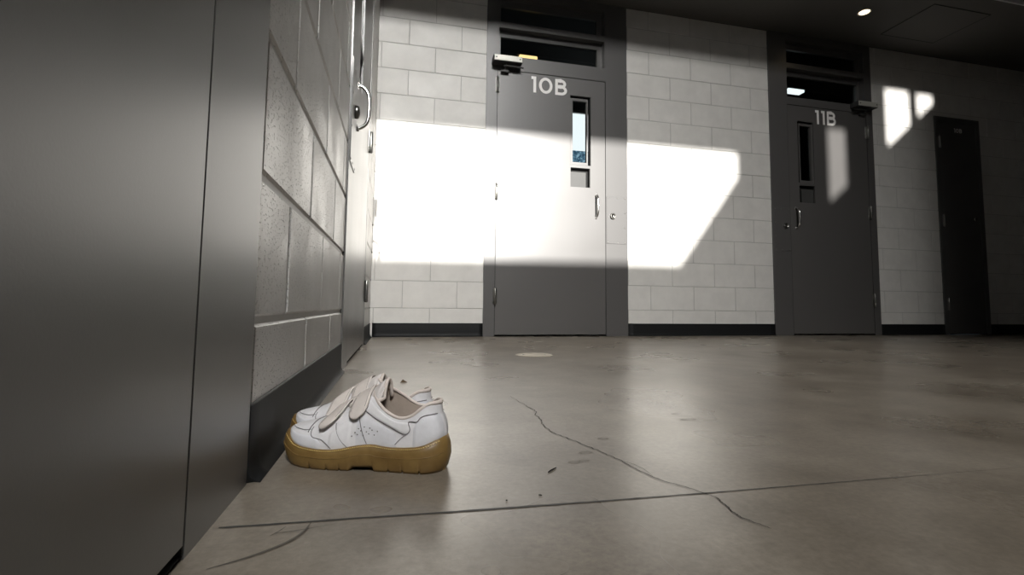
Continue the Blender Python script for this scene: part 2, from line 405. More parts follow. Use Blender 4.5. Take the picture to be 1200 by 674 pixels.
def cell_door(name, label, loc, rotz, W, mirror, number=None, num_x=None, closer=True, glow=None, hy=(.312, 1.133, 2.0), lockz=.986, tz=2.25, transoms=True, fp=.012, lw=.92, hj=.092, lo=.003):
    """local frame: x along the wall (hinge side = 0), y into the wall, z up"""
    root = empty(name, loc, rotz)
    tag(root, label, kind='structure')
    fx = (lambda p: Vector((W - p.x, p.y, p.z))) if mirror else (lambda p: p)
    def B_(mb, nm, m, parent=root): return mb.map(fx).build(nm, m, parent)
    l0, l1 = hj, hj + lw
    z0, z1 = .014, 2.127
    fr_h = [(l0 - .0045, l1 + .0045, -1, z1 + .0055)]
    if transoms: fr_h += [(l0 + .006, l1 - .004, tz, 2.482), (l0 + .006, l1 - .004, 2.532, 2.745)]
    mb = MB(); mb.plate(0, W, 0, CH - .001, -fp, .10, fr_h)
    B_(mb, 'frame', M['frame'])
    # rebate (dark) behind the leaf edge
    mb = MB(); mb.plate(l0 - .03, l1 + .03, 0, z1 + .03, .040, .06, [(l0 + .06, l1 - .06, .06, z1 - .06)])
    B_(mb, 'door_stop', M['gap'])
    mb = MB(); mb.plate(l0 - .0044, l1 + .0044, .004, z1 + .0054, -fp + lo + .0012, .035, [(l0 - .0002, l1 + .0002, .0045, z1 + .0002)])
    B_(mb, 'door_gap_shade', M['gap'])  # black strip added so the gap round the leaf reads as shade
    # leaf with its two openings
    v0, v1 = l0 + .612, l0 + .792
    vh = (v0, v1, 1.398, 1.983); lh = (v0 + .004, v1 - .006, 1.214, 1.375)
    mb = MB(); mb.plate(l0, l1, z0, z1, -fp + lo, .040, [vh, lh])
    leaf = B_(mb, 'door_leaf', M['door'])
    mb = MB(); mb.plate(vh[0], vh[1], vh[2], vh[3], .004, .038, [(vh[0] + .006, vh[1] - .006, vh[2] + .006, vh[3] - .006)])
    B_(mb, 'window_recess_shade', M['gap'], leaf)  # black lining paints the shade of the window recess
    mb = MB(); mb.plate(vh[0] + .004, vh[1] - .022, vh[2] + .004, vh[3] - .018, .000, .030, [(vh[0] + .024, vh[1] - .034, vh[2] + .026, vh[3] - .040)])
    B_(mb, 'window_frame', M['door'], leaf)
    mb = MB(); mb.box(vh[0] + .02, vh[1] - .03, .018, .022, vh[2] + .02, vh[3] - .03)
    B_(mb, 'window_pane', M['glass'], leaf)
    mb = MB(); mb.plate(lh[0] + .0005, lh[1] - .0005, lh[2] + .0005, lh[3] - .0005, .004, .039, [(lh[0] + .004, lh[1] - .005, lh[2] + .004, lh[3] - .005)])
    mb.box(lh[0] + .002, lh[1] - .002, .034, .038, lh[2] + .002, lh[3] - .002)
    B_(mb, 'speaking_grille_recess', M['gap'], leaf)  # grille recess coloured black for the shade inside it
    mb = MB(); mb.box(lh[0] + .006, lh[1] - .032, .006, .012, lh[2] + .004, lh[3] - .032)
    B_(mb, 'speaking_grille', M['louver'], leaf)
    # pull handle
    hx = l0 + .838; hz0, hz1 = .972, 1.155; mb = MB(); f = -fp + .003
    hz = [(hz0 + .012), (hz1 - .012)]
    for zz, sg in ((hz0, 1), (hz1, -1)):
        mb.bbox(hx - .010, hx + .010, f - .005, f + .001, zz - .014 + (0 if sg > 0 else 0), zz + .014, .002, 1)
        mb.lathe([(.0, -.012), (.006, -.011), (.007, -.004)], (hx, f, zz + sg * -.008), 'y', 10)
    pth = [(hx, f - .004, hz0), (hx, f - .018, hz0 + .003), (hx, f - .036, hz0 + .018), (hx, f - .046, hz0 + .042), (hx, f - .049, (hz0 + hz1) / 2),
           (hx, f - .046, hz1 - .042), (hx, f - .036, hz1 - .018), (hx, f - .018, hz1 - .003), (hx, f - .004, hz1)]
    sx = [spl(range(9), [p[k] for p in pth]) for k in range(3)]
    mb.tube([(sx[0](i / 4), sx[1](i / 4), sx[2](i / 4)) for i in range(33)], .0078, 12)
    tag(B_(mb, 'pull_handle', M['chrome'], leaf), 'chrome D-shaped pull handle')
    # hinges
    for zz in hy:
        o = MB(); x = l0 - .002
        h = .118
        o.bbox(x - .017, x + .017, -fp - .003, -fp + .003, zz - h / 2, zz + h / 2, .0015, 1)
        o.lathe([(.0, -h / 2 - .006), (.008, -h / 2 - .004), (.0105, -h / 2), (.0105, h / 2), (.008, h / 2 + .004), (0, h / 2 + .006)], (x, -fp - .011, zz), 'z', 14)
        for k in (-.3, -.1, .1, .3): o.lathe([(.0102, -.0022), (.0116, 0), (.0102, .0022)], (x, -fp - .011, zz + k * h), 'z', 14)
        B_(o, 'hinge', M['hinge'])
    # lock cover plate with screws and cylinder
    p0, p1, pz0, pz1 = l1 + .009, W - .014, .757, 1.152
    mb = MB(); mb.bbox(p0, p1, -fp - .0035, -fp + .001, pz0, pz1, .001, 1)
    pl = B_(mb, 'lock_cover_plate', M['frame'])
    for ix in (p0 + .012, (p0 + p1) / 2 + .01, p1 - .012):
        for zz in (pz0 + .012, pz0 + .135, pz0 + .26, pz1 - .012):
            if ix != p1 - .012 and zz not in (pz0 + .012, pz1 - .012): continue
            mb = MB(); mb.lathe([(.0048, 0.001), (.0044, -.0014), (0, -.002)], (ix, -fp - .0035, zz), 'y', 10)
            B_(mb, 'screw', M['hinge'], pl)
    mb = MB(); cx = l1 + .062
    mb.lathe([(.026, .002), (.0255, -.010), (.022, -.016), (.0165, -.017), (.016, -.013), (0, -.013)], (cx, -fp - .003, lockz), 'y', 24)
    mb.box(cx - .0018, cx + .0018, -fp - .0175, -fp - .0155, lockz - .007, lockz + .007)
    tag(B_(mb, 'lock_cylinder', M['hinge'], pl), 'round steel key cylinder')
    # transom glass and inner stops
    if transoms:
        for (ta, tb) in ((tz, 2.482), (2.532, 2.745)):
            mb = MB(); mb.plate(l0 + .006, l1 - .004, ta, tb, .045, .075, [(l0 + .03, l1 - .05, ta + .006, tb - .05)])
            B_(mb, 'transom_stop', M['frame'])
            mb = MB(); mb.box(l0 + .02, l1 - .02, .058, .063, ta + .004, tb - .01)
            B_(mb, 'transom_pane', M['glass'])
    if closer:
        c0, c1 = l0 - .052, l0 + .182
        mb = MB(); mb.bbox(c0, c1, -fp - .088, -fp + .001, 2.158, 2.208, .004, 2)
        cl = B_(mb, 'closer_body', M['closer_d'])
        mb = MB(); mb.bbox(c0 + .004, c1 - .004, -fp - .094, -fp - .086, 2.160, 2.206, .003, 2)
        B_(mb, 'closer_cover', M['closer'], cl)
        for xx in (c0 + .022, c1 - .022):
            mb = MB(); mb.lathe([(.006, .001), (.0055, -.002), (0, -.0024)], (xx, -fp - .0935, 2.183), 'y', 10)
            B_(mb, 'closer_screw', M['closer_d'], cl)
        mb = MB()
        mb.tube([(l0 + .05, -fp - .05, 2.16), (l0 + .05, -fp - .05, 2.142)], .010, 10)
        mb.bbox(l0 + .036, l0 + .20, -fp - .058, -fp - .044, 2.134, 2.144, .003, 1)
        mb.bbox(l0 + .02, l0 + .085, -fp - .030, -fp + .004, 2.098, 2.118, .003, 1)
        mb.tube([(l0 + .05, -fp - .05, 2.142), (l0 + .05, -fp - .018, 2.11)], .006, 8)
        B_(mb, 'closer_arm', M['closer_d'], cl)
    if number:
        P, xe = text(number, num_x, 1.972, .134, .0235)
        mb = MB(); strokes(mb, P, .0235, -fp + .0018, .0008)
        tag(mb.build('door_number', M['white'], root), 'white door number ' + number)
    return root

cell_door('door_1', 'grey steel cell door marked 10B', (D1[0], D, 0), 0, D1[1] - D1[0], False, '10B', 1.202 - D1[0])
cell_door('door_2', 'grey steel cell door marked 11B', (D2[0], D, 0), 0, D2[1] - D2[0], True, '11B', 3.966 - D2[0], hj=.078, lw=.895, tz=2.205, hy=(.325, 1.16, 1.94))
cell_door('door_3', 'grey steel cell door in the side wall beyond the shoes', (0, LD[0], 0), PI / 2, LD[1] - LD[0], True, fp=.006, lo=.001, hy=(.312, 1.18, 2.16), closer=False)
# near door on the left wall, only its strike side is in the frame
cell_door('door_4', 'dark grey steel door filling the left edge', (0, ND[0], 0), PI / 2, ND[1] - ND[0], False, fp=.003, lo=0.0, closer=False)

def chase_door():
    W = D3[1] - D3[0]
    root = tag(empty('door_5', (D3[0], D, 0)), 'narrow dark grey chase door at the right with a small number', kind='structure')
    mb = MB(); mb.plate(0, W, 0, D3H, -.010, .06, [(.05, W - .05, -1, D3H - .05)]); mb.build('frame', M['frame'], root)
    mb = MB(); mb.box(.0525, W - .0525, -.004, .04, .012, D3H - .0525); leaf = mb.build('door_leaf', M['door'], root)
    mb = MB(); mb.box(.02, W - .02, .041, .05, .001, D3H - .02); mb.build('door_stop', M['gap'], root)
    for z in (.30, 1.13, 1.93):
        o = MB(); x = .052; h = .115
        o.bbox(x - .012, x + .012, -.013, -.007, z - h / 2, z + h / 2, .0015, 1)
        o.lathe([(0, -h / 2 - .006), (.006, -h / 2 - .004), (.008, -h / 2), (.008, h / 2), (.006, h / 2 + .004), (0, h / 2 + .006)], (x, -.017, z), 'z', 12)
        o.build('hinge', M['hinge'], root)
    mb = MB(); mb.lathe([(.022, .002), (.021, -.008), (.015, -.012), (.013, -.010), (0, -.010)], (W - .12, -.006, 1.16), 'y', 20)
    mb.build('lock_cylinder', M['chrome'], leaf)
    P, xe = text('10B', 5.668 - D3[0], 2.046, .045, .0085)
    mb = MB(); strokes(mb, P, .0085, -.0055, .0008); tag(mb.build('door_number', M['white'], root), 'small white door number 10B')
chase_door()

# ------------------------------------------------------------------ vinyl baseboards
def baseboard(name, x0, x1, tr, curl0=False):
    """cove base profile (depth out of the wall, z)"""
    prof = [(0, .1016), (.0035, .1010), (.0042, .098), (.0045, .030), (.0058, .018), (.0095, .008), (.016, .003), (.019, .0005)]
    mb = MB(); n = 24
    P = []
    for i in range(n + 1):
        x = x0 + (x1 - x0) * i / n
        P.append([tr(x, o, z) for o, z in prof])
    if curl0:   # the free end is cut round at the toe
        row = []
        for o, z in prof: row.append(tr(x0 - .003 + .5 * max(0, o - .0045), o * .55, z))
        P.insert(0, row)
    mb.grid(P)
    for e in (0, -1):
        mb.add(list(P[e]) + [tr(x0 if e == 0 else x1, 0, .0005)], [tuple(range(len(prof) + 1))])
    return tag(mb.build(name, M['base']), kind='structure')
bk = lambda x, o, z: (x, D - o, z)
lf = lambda y, o, z: (o, y, z)
baseboard('baseboard_back', .018, D1[0], bk)
baseboard('baseboard_back.001', D1[1], D2[0], bk)
baseboard('baseboard_back.002', D2[1], D3[0], bk)
baseboard('baseboard_back.003', D3[1], RX, bk)
baseboard('baseboard_left', ND[1] + .003, LD[0], lf, True)
baseboard('baseboard_left.001', LD[1], D - .004, lf)

# ------------------------------------------------------------------ soffit details
mb = MB(); mb.plate(4.53, 5.16, 3.13, 3.62, 0, .004, [(4.536, 5.154, 3.136, 3.614)])
mb.map(lambda p: Vector((p.x, p.z, CH - .004 + p.y)))
tag(mb.build('trim_1', M['gap']), 'thin square access panel outline in the low ceiling', kind='structure')
mb = MB(); mb.box(4.536, 5.154, 3.136, 3.614, CH - .003, CH + .001)
tag(mb.build('trim_2', M['soffit']), kind='structure')
root = tag(empty('ceiling_light', (4.07, 3.372, CH)), 'small round recessed downlight glowing warm in the low dark ceiling', 'ceiling light')
mb = MB(); mb.lathe([(.054, 0), (.054, -.004), (.048, -.0055), (.042, -.003), (.041, 0.0)], (0, 0, 0), 'z', 32); mb.build('trim_ring', M['trim'], root)
mb = MB(); mb.lathe([(.0415, -.001), (.034, -.0055), (.018, -.008), (0, -.0085)], (0, 0, 0), 'z', 32); mb.build('lamp', M['lampwarm'], root)

# glowing strips added behind the transom glass
def cell_glow(label, loc, w, mtl):
    r = tag(empty('cell_glow', loc), label, 'wall light', 'glowing strips behind the transoms')
    mb = MB(); mb.bbox(-w / 2 - .02, w / 2 + .02, -.03, .06, .012, .03, .004, 1); mb.build('housing', M['closer_d'], r)
    mb = MB(); mb.bbox(-w / 2, w / 2, -.03, .05, -.016, .014, .006, 2); mb.build('glow_strip', mtl, r)
    return r
k = 1.13
cell_glow('small amber glow showing through the lower transom above door 10B', (.187 + (1.175 - .187) * k, D * k, .236 + (2.258 - .236) * k), .17, M['glowamber'])
cell_glow('white glow showing through the lower transom above door 11B', (.187 + (3.755 - .187) * k, D * k, .236 + (2.270 - .236) * k), .20, M['glowwhite'])

# glowing pane added behind the vision panel, daylight painted into its emission
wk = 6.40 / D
def cell_glow_pane():
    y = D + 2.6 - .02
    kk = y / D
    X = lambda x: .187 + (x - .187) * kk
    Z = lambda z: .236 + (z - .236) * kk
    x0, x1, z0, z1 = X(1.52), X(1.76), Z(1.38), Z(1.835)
    root = tag(empty('glow_pane_1', ((x0 + x1) / 2, y, z0)), 'bright glowing pane behind the door glass', kind='structure')
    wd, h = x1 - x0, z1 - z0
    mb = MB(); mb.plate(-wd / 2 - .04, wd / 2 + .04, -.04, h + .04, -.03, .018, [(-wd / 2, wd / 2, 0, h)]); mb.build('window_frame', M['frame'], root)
    m = mat('painted daylight pane', (.8, .9, 1), .3); nt, b = NT(m)
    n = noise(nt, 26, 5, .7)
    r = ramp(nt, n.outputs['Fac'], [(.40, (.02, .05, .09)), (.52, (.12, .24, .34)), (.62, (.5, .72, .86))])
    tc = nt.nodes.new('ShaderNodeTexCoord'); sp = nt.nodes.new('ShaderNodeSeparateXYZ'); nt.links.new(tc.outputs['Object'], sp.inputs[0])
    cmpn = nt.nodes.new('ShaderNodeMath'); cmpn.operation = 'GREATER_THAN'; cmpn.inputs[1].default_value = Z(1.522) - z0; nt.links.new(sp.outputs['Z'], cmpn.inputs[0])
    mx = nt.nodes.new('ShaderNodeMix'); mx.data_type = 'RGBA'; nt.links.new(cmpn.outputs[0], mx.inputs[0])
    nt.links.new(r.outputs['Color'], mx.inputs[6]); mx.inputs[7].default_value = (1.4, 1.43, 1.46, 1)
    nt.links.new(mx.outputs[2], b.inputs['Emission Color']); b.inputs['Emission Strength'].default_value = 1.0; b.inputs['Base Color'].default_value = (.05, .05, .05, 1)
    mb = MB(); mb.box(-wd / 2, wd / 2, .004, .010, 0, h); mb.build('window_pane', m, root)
cell_glow_pane()

# ------------------------------------------------------------------ floor marks (children of the floor)
def ribbon(name, pts, widths, mtl, z=.0006, parent=floor):
    P = []
    n = len(pts)
    for i in range(n):
        a = Vector(pts[max(0, i - 1)]); b_ = Vector(pts[min(n - 1, i + 1)]); d = (b_ - a).normalized(); nn = Vector((-d.y, d.x))
        w = widths[i] if isinstance(widths, list) else widths
        p = Vector(pts[i]); P.append([(*(p + nn * w / 2), z), (*(p - nn * w / 2), z)])
    mb = MB(); mb.grid(P, smooth=False)
    o = mb.build(name, mtl, parent, fixn=False)
    for poly in o.data.polygons:
        if poly.normal.z < 0: poly.flip()
    return o
jp = [(-.0, .604), (.16, .5985), (.27, .594), (.45, .589), (.6, .5865), (.95, .584), (1.3, .581), (1.9, .578), (2.6, .575)]
f_ = spl([p[0] for p in jp], [p[1] for p in jp])
xs = [.012 + 1.6 * i / 160 for i in range(161)]
ribbon('control_joint', [(x, f_(x) + random.uniform(-.0004, .0004)) for x in xs],
       [(.0042 if x < .45 else .0032 if x < .9 else .0022) * random.uniform(.75, 1.2) * max(.02, 1 - max(0, x - .5) / .75) for x in xs], M['joint'])
cp = [(.484, 1.30), (.487, 1.21), (.495, 1.132), (.486, 1.05), (.477, .969), (.492, .88), (.518, .80), (.530, .73), (.536, .667), (.556, .625), (.574, .592), (.580, .57), (.577, .552), (.572, .53), (.575, .505), (.585, .48)]
fx, fy = spl(range(len(cp)), [p[0] for p in cp]), spl(range(len(cp)), [p[1] for p in cp])
cr = []; ws = []
N = 150; jx = jy = 0
for i in range(N + 1):
    t = i / N * (len(cp) - 1); jx = jx * .8 + random.uniform(-.0034, .0034); jy = jy * .8 + random.uniform(-.003, .003)
    sg = min(1, math.hypot(fx(t + .1) - fx(t - .1), fy(t + .1) - fy(t - .1)) / .016); cr.append((fx(t) + jx * sg, fy(t) + jy * sg)); ws.append((.0010 + .0009 * random.random()) * min(1, .35 + i / 25) * min(1, .4 + (N - i) / 20))
ribbon('crack', cr, ws, M['crack'], .0008)
ribbon('crack', [(.530, .735), (.541, .712), (.545, .690), (.543, .66)], [.0008, .001, .0008, .0004], M['crack'], .0008)
ap = [(.104, .597), (.100, .575), (.090, .556), (.075, .541), (.055, .527), (.03, .514)]
fx, fy = spl(range(6), [p[0] for p in ap]), spl(range(6), [p[1] for p in ap])
ribbon('scuff_mark', [(fx(i / 8), fy(i / 8)) for i in range(41)], [.0012 + .0028 * math.sin(PI * i / 40) for i in range(41)], M['scuff'], .0009)
ribbon('scuff_mark', [(.080, .592), (.076, .583), (.069, .572)], [.0006, .0016, .0006], M['scuff'], .0009)
ribbon('scuff_mark', [(.072, .577), (.095, .580), (.13, .588)], [.0008, .0014, .0004], M['scuff'], .0009)
# pale smudges where water dried
def smudge(x, y, rx, ry, m):
    P = [[(x + rx * s * math.cos(a) * (1 + .12 * math.sin(3 * a + x * 40)), y + ry * s * math.sin(a) * (1 + .12 * math.cos(4 * a + y * 30)), .0004) for a in [2 * PI * k / 28 for k in range(28)]] for s in (.72, 1)]
    mb = MB(); mb.grid(P, closed_v=True, smooth=False); return mb.build('water_mark', m, floor)
M['smudge'] = mat('dried water mark', (.15, .132, .108), .42)
for (x, y, a, b_) in ((.457, .742, .010, .006), (.474, .745, .009, .005), (.492, .785, .012, .006), (.555, .862, .010, .006), (.795, .97, .018, .007), (.80, 1.03, .010, .005), (.405, .70, .0, .0)):
    if a: smudge(x, y, a, b_, M['smudge'])

mb = MB(); mb.lathe([(.090, .0004), (.089, .0022), (.085, .003), (.078, .003), (.077, .0022), (.074, .003), (0, .0034)], (0, 0, 0), 'z', 48)
o = mb.build('floor_cover_plate', M['plate']); o.location = (.843, 2.372, 0)
tag(o, 'round pale cover plate set in the concrete floor before door 10B', 'cover plate')
for s in (-1, 1):
    mb = MB(); mb.lathe([(.006, .003), (.005, .0045), (0, .0048)], (s * .055, 0, 0), 'z', 10); mb.build('screw', M['hinge'], o)

# debris
def twig(label, p0, p1, r, nm='twig'):
    c = (Vector(p0) + Vector(p1)) / 2; d = (Vector(p1) - Vector(p0))
    mb = MB(); pts = [(-d.x / 2, -d.y / 2, r * .8), (-d.x * .2, -d.y * .2 + .0003, r), (d.x * .15, d.y * .15, r * 1.1), (d.x / 2, d.y / 2, r * .9)]
    mb.tube(pts, [r * .7, r, r * .95, r * .6], 8)
    o = mb.build(nm, M['debris']); o.location = (c.x, c.y, 0.0002); return tag(o, label, 'debris', 'bits of debris on the floor')
twig('largest dark splinter lying alone on the floor right of the shoes', (.4035, .703), (.4205, .7195), .0011, 'splinter')
twig('tiny dark crumb on the floor just above the joint line', (.3665, .6228), (.3700, .6205), .0009, 'crumb')
twig('tiny dark crumb left of the other, near the joint line', (.3225, .6140), (.3243, .6130), .0009, 'crumb')
mb = MB(); mb.add([(-.010, -.004, .0004), (.012, -.003, .001), (.003, .004, .003), (-.002, .0, .010), (0, -.003, .0004)], [(0, 1, 3), (1, 2, 3), (2, 0, 3), (0, 4, 1), (0, 2, 1)])
o = mb.build('leaf_scrap', mat('brown leaf scrap', (.09, .06, .03), .8)); o.location = (.214, 1.588, 0)
tag(o, 'brown scrap of dry leaf on the floor behind the shoes', 'debris', 'bits of debris on the floor')

# ------------------------------------------------------------------ the shoes
L = .268
WL = spl([0, .08, .2, .33, .48, .6, .75, .9, 1], [.036, .040, .046, .0485, .044, .0385, .0365, .0365, .034])
WM = spl([0, .08, .2, .33, .48, .6, .75, .9, 1], [.036, .040, .044, .0445, .036, .0325, .033, .0345, .033])
FT = spl([0, .05, .12, .25, .38, .52, .60, .70, .82, .92, 1], [.050, .043, .034, .030, .0305, .0375, .039, .036, .037, .042, .052])
HR = spl([0, .04, .1, .2, .28, .37, .45, .5, .56, .64, .75, 1], [.052, .0565, .060, .0665, .0755, .090, .103, .111, .120, .131, .137, .139])
CO = spl([.50, .555, .60, .65, .70, .745, .79, .835, .88, .94, 1.0], [.128, .1195, .106, .0935, .085, .0805, .081, .086, .0945, .1015, .1025])
BO = spl([0, .05, .12, .22, 1], [.014, .007, .0018, 0, 0])
EA = spl([0, .15, .28, .40, .50, .58, .66, .74, .85, 1], [.72, .74, .90, 1.15, 1.2, 1.1, .85, .70, .64, .64])
def endf(t):
    a = 1.0
    if t < .20: u = 1 - t / .20; a *= max(0, 1 - u ** 2.3) ** (1 / 2.3)
    if t > .84: u = (t - .84) / .16; a *= max(0, 1 - u ** 2.4) ** (1 / 2.4)
    return a
def smst(a, b_, x):
    u = min(1, max(0, (x - a) / (b_ - a))); return u * u * (3 - 2 * u)
def S(t, ph, off=0.0):
    """upper surface: t along the shoe, ph 0 (lateral welt) .. pi (medial welt)"""
    zb = FT(t) - .004; H = HR(t)
    c = math.cos(ph); s = math.sin(ph)
    w = (WL(t) if c > 0 else WM(t)) * endf(t)
    w = max(0, w - .0035)
    lean = (1 if c > 0 else -1)
    ea = EA(t)
    yy = lean * abs(c) ** ea * (w + (off if w > 0 else 0)) * -1
    zz = zb + (H - zb + off) * (s ** .85 if s > 0 else 0)
    # the flank narrows a little above the welt, bulges at mid height
    yy *= 1 - .05 * math.sin(min(1, (zz - zb) / .05) * PI) * -1 * .4
    x = t * L - .0045 * smst(.86, 1, t) + .003 * (1 - smst(0, .1, t))
    x += -.10 * max(0, zz - .045) * smst(.80, 1, t) + .006 * math.sin(min(1, max(0, (zz - .035) / .05)) * PI) * smst(.9, 1, t)
    x += off * smst(.85, 1, t) * 1.2 - off * (1 - smst(0, .08, t))
    yy += .002 * math.sin(t * 9) * smst(.04, .10, zz)
    return Vector((x, yy, zz))
CM = spl([.50, .555, .61, .68, .74, .80, .86, .92, 1.0], [0, 0, .017, .021, .016, .008, .001, 0, 0])
def phc(t, med=0):
    """angle at which the collar edge lies (None when the shoe is closed there)"""
    zb = FT(t) - .004; u = (CO(t) + med * CM(t) - zb) / (HR(t) - zb)
    if u >= 1: return PI / 2
    return math.asin(u ** (1 / .85))
T0 = .556     # start of the collar opening
def ts(a, b_, n):
    return [a + (b_ - a) * (.5 - .5 * math.cos(PI * i / n)) for i in range(n + 1)]

def ph_at(t, z):
    zb = FT(t) - .004; u = min(1, max(0, (z - zb) / (HR(t) - zb))); return math.asin(u ** (1 / .85))

def shoe(name, label, loc, rotz, mir, tdz=0.0):
    root = tag(empty(name, loc, rotz), label, 'shoe', 'pair of white sneakers')
    fx = (lambda p: Vector((p.x, -p.y, p.z))) if mir else (lambda p: p)
    def B_(mb, nm, m, parent=root): return mb.map(fx).build(nm, m, parent)
    # --- outsole
    def sole_w(t): e = endf(t); return WL(t) * e, WM(t) * e
    NICK = (.24, .345, .42, .70, .785, .885)
    def bot(t):
        b_ = BO(t)
        b_ += .0065 * smst(.470, .490, t) * (1 - smst(.606, .618, t))
        return b_
    T = ts(0, 1, 90)
    def nick(t): return sum(.0036 * smst(c_ - .007, c_ - .005, t) * (1 - smst(c_ + .005, c_ + .007, t)) for c_ in NICK)
    T = sorted(set(T + [.47, .48, .49, .606, .612, .618] + [c_ + d_ for c_ in NICK for d_ in (-.007, -.005, .005, .007)]))
    mb = MB(); G = []
    for t in T:
        wl, wm = sole_w(t); b0 = bot(t); f0 = FT(t); e = endf(t); x = t * L
        row = []
        prof = [(.96, 0), (1.0, .12), (1.045, .45), (1.03, .75), (.985, 1.0), (.90, 1.03)]
        ex = [-.0, .05, .10, .08, .02, -.04]
        def pt(side, k):
            sc, hz = prof[k]; w = (wl if side < 0 else wm) * sc
            bulge = .0055 * (sc - .985) / .06
            xx = x + (bulge * (smst(.84, 1, t) - (1 - smst(0, .10, t))))
            return Vector((xx, side * w, b0 + (f0 - b0) * hz + (nick(t) * (1 if k == 0 else .25) if k < 2 else 0)))
        row += [pt(-1, k) for k in range(len(prof))][::-1]
        row += [Vector((x, -wl * .5, b0 + nick(t))), Vector((x, wm * .5, b0 + nick(t)))]
        row += [pt(1, k) for k in range(len(prof))]
        # across the top under the upper
        row += [Vector((x, wm * .3, f0 - .006)), Vector((x, -wl * .3, f0 - .006))]
        G.append(row)
    mb.grid(G, closed_v=True)
    # tread notches along the lower edge read as darker nicks: cut by small blocks of shadow gap
    sole = B_(mb, 'outsole', M['gum'])
    # midline groove of the foxing
    for frac, rr in ((.55, .0006),):
        pl = []
        for side, TT in ((-1, ts(.02, .985, 60)), (1, ts(.02, .985, 60)[::-1])):
            for t in TT:
                wl, wm = sole_w(t); w = (wl if side < 0 else wm) * 1.045
                bl = .0055 * (smst(.84, 1, t) - (1 - smst(0, .10, t)))
                pl.append(Vector((t * L + bl, side * w, bot(t) * .3 + (FT(t)) * .60)))
        mb = MB(); mb.tube(pl, rr, 6, closed=True); B_(mb, 'sole_ridge', M['gum'], sole)
    # welt stitching
    for side in (-1, 1):
        mb = MB()
        for i in range(84):
            t0 = .03 + .95 * i / 84; t1 = t0 + .95 / 84 * .6
            q = []
            for t in (t0, t1):
                wl, wm = sole_w(t); w = (wl if side < 0 else wm)
                q.append(Vector((t * L + .0025 * (smst(.86, 1, t) - (1 - smst(0, .08, t))), side * (w * 1.0 + .0004), FT(t) - .0012)))
            mb.tube(q, .0007, 5)
        B_(mb, 'welt_stitching', M['thread'], sole)
    # --- upper (front dome + two quarters round the heel)
    mb = MB(); NP = 48
    Tf = ts(0, 2 * T0, 80)[:41]; Tf[-1] = T0
    mb.grid([[S(t, PI * j / NP) for j in range(NP + 1)] for t in Tf])
    Tb = [T0 + (1 - T0) * math.sin(PI / 2 * i / 56) for i in range(57)]
    for sd in (0, 1):
        rows = []
        for t in Tb:
            pc = phc(t, sd)
            rows.append([S(t, (pc * j / 20) if sd == 0 else PI - pc * j / 20) for j in range(21)])
        mb.grid(rows)
    upper = B_(mb, 'upper', M['leather'])
    # --- lining and insole
    mb = MB()
    for sd in (0, 1):
        rows = []
        for t in Tb:
            pc = phc(t, sd); row = []
            tt = t
            for j in range(16):
                p = S(tt, (pc * (1 - j / 15)) if sd == 0 else PI - pc * (1 - j / 15))
                p.y *= .90; p.x -= .0035 * smst(.85, 1, t)
                row.append(p)
            rows.append(row)
        mb.grid(rows)
    Ti = ts(.30, .985, 24)
    mb.grid([[S(t, ph_at(t, HR(t) - .004) if False else PI / 2 - (PI / 2 - .25) * (1 - 2 * j / 12)) * 1 + Vector((0, 0, -.004)) for j in range(13)] for t in [.46, .49, .52, T0]])
    lining = B_(mb, 'lining', M['lining'])
    mb = MB()
    mb.grid([[Vector((t * L, -WL(t) * endf(t) * .9 + (WL(t) + WM(t)) * endf(t) * .9 * j / 10, FT(t) + .001)) for j in range(11)] for t in ts(.25, .985, 30)])
    B_(mb, 'insole', M['insole'], lining)
    # --- padded collar rim
    edge = [S(t, phc(t), -.001) for t in Tb] + [S(t, PI - phc(t, 1), -.001) for t in Tb[::-1][1:]]
    mb = MB(); mb.tube(edge, [.0025 + .0008 * smst(.6, .8, 1 - abs(i / len(edge) - .5) * 2) for i in range(len(edge))], 10)
    B_(mb, 'collar', M['collar'])
    # --- raised panels
    def panel(nm, ta, tb, lo, hi, off, m, side=0, n=30, k=10):
        """strip on the flank; lo/hi give the z of its two edges over t"""
        mb = MB(); R0 = []
        for i in range(n + 1):
            t = ta + (tb - ta) * i / n; a, b_ = ph_at(t, lo(t)), ph_at(t, hi(t))
            row = []
            for j in range(k + 1):
                u = j / k; p = a + (b_ - a) * u; e = off * min(1, 6 * min(u, 1 - u) + .05) * min(1, 8 * min(i / n, 1 - i / n) + .05)
                row.append(S(t, p if side == 0 else PI - p, e))
            R0.append(row)
        mb.grid(R0); return B_(mb, nm, m)
    for sd in (0, 1):
        # heel counter: stepped front edge
        panel('heel_counter', .84, .995, lambda t: FT(t) - .002, spl([.84, .865, .90, 1], [.066, .076, .083, .086]), .0016, M['leather2'], sd)
        # quarter overlay that sweeps down from the throat to the heel
        panel('quarter_overlay', .545, .825, spl([.545, .60, .66, .72, .787, .825], [.088, .079, .072, .0645, .057, .064]), spl([.545, .57, .60, .65, .70, .745, .79, .825], [.106, .102, .0965, .0865, .0785, .0745, .074, .074]), .0018, M['leather'], sd)
        # side panel with perforations
        panel('side_panel', .505, .74, lambda t: FT(t) - .001, spl([.505, .55, .60, .66, .74], [.083, .0815, .074, .067, .055]), .0010, M['leather2'], sd)
        panel('vamp_panel', .345, .475, lambda t: FT(t) - .001, spl([.345, .37, .42, .475], [.050, .060, .068, .076]), .0014, M['leather'], sd)
        panel('toe_guard', .035, .30, lambda t: FT(t) - .001, spl([.035, .1, .16, .22, .26, .30], [.0535, .050, .0485, .048, .046, .038]), .0014, M['leather2'], sd, n=34)
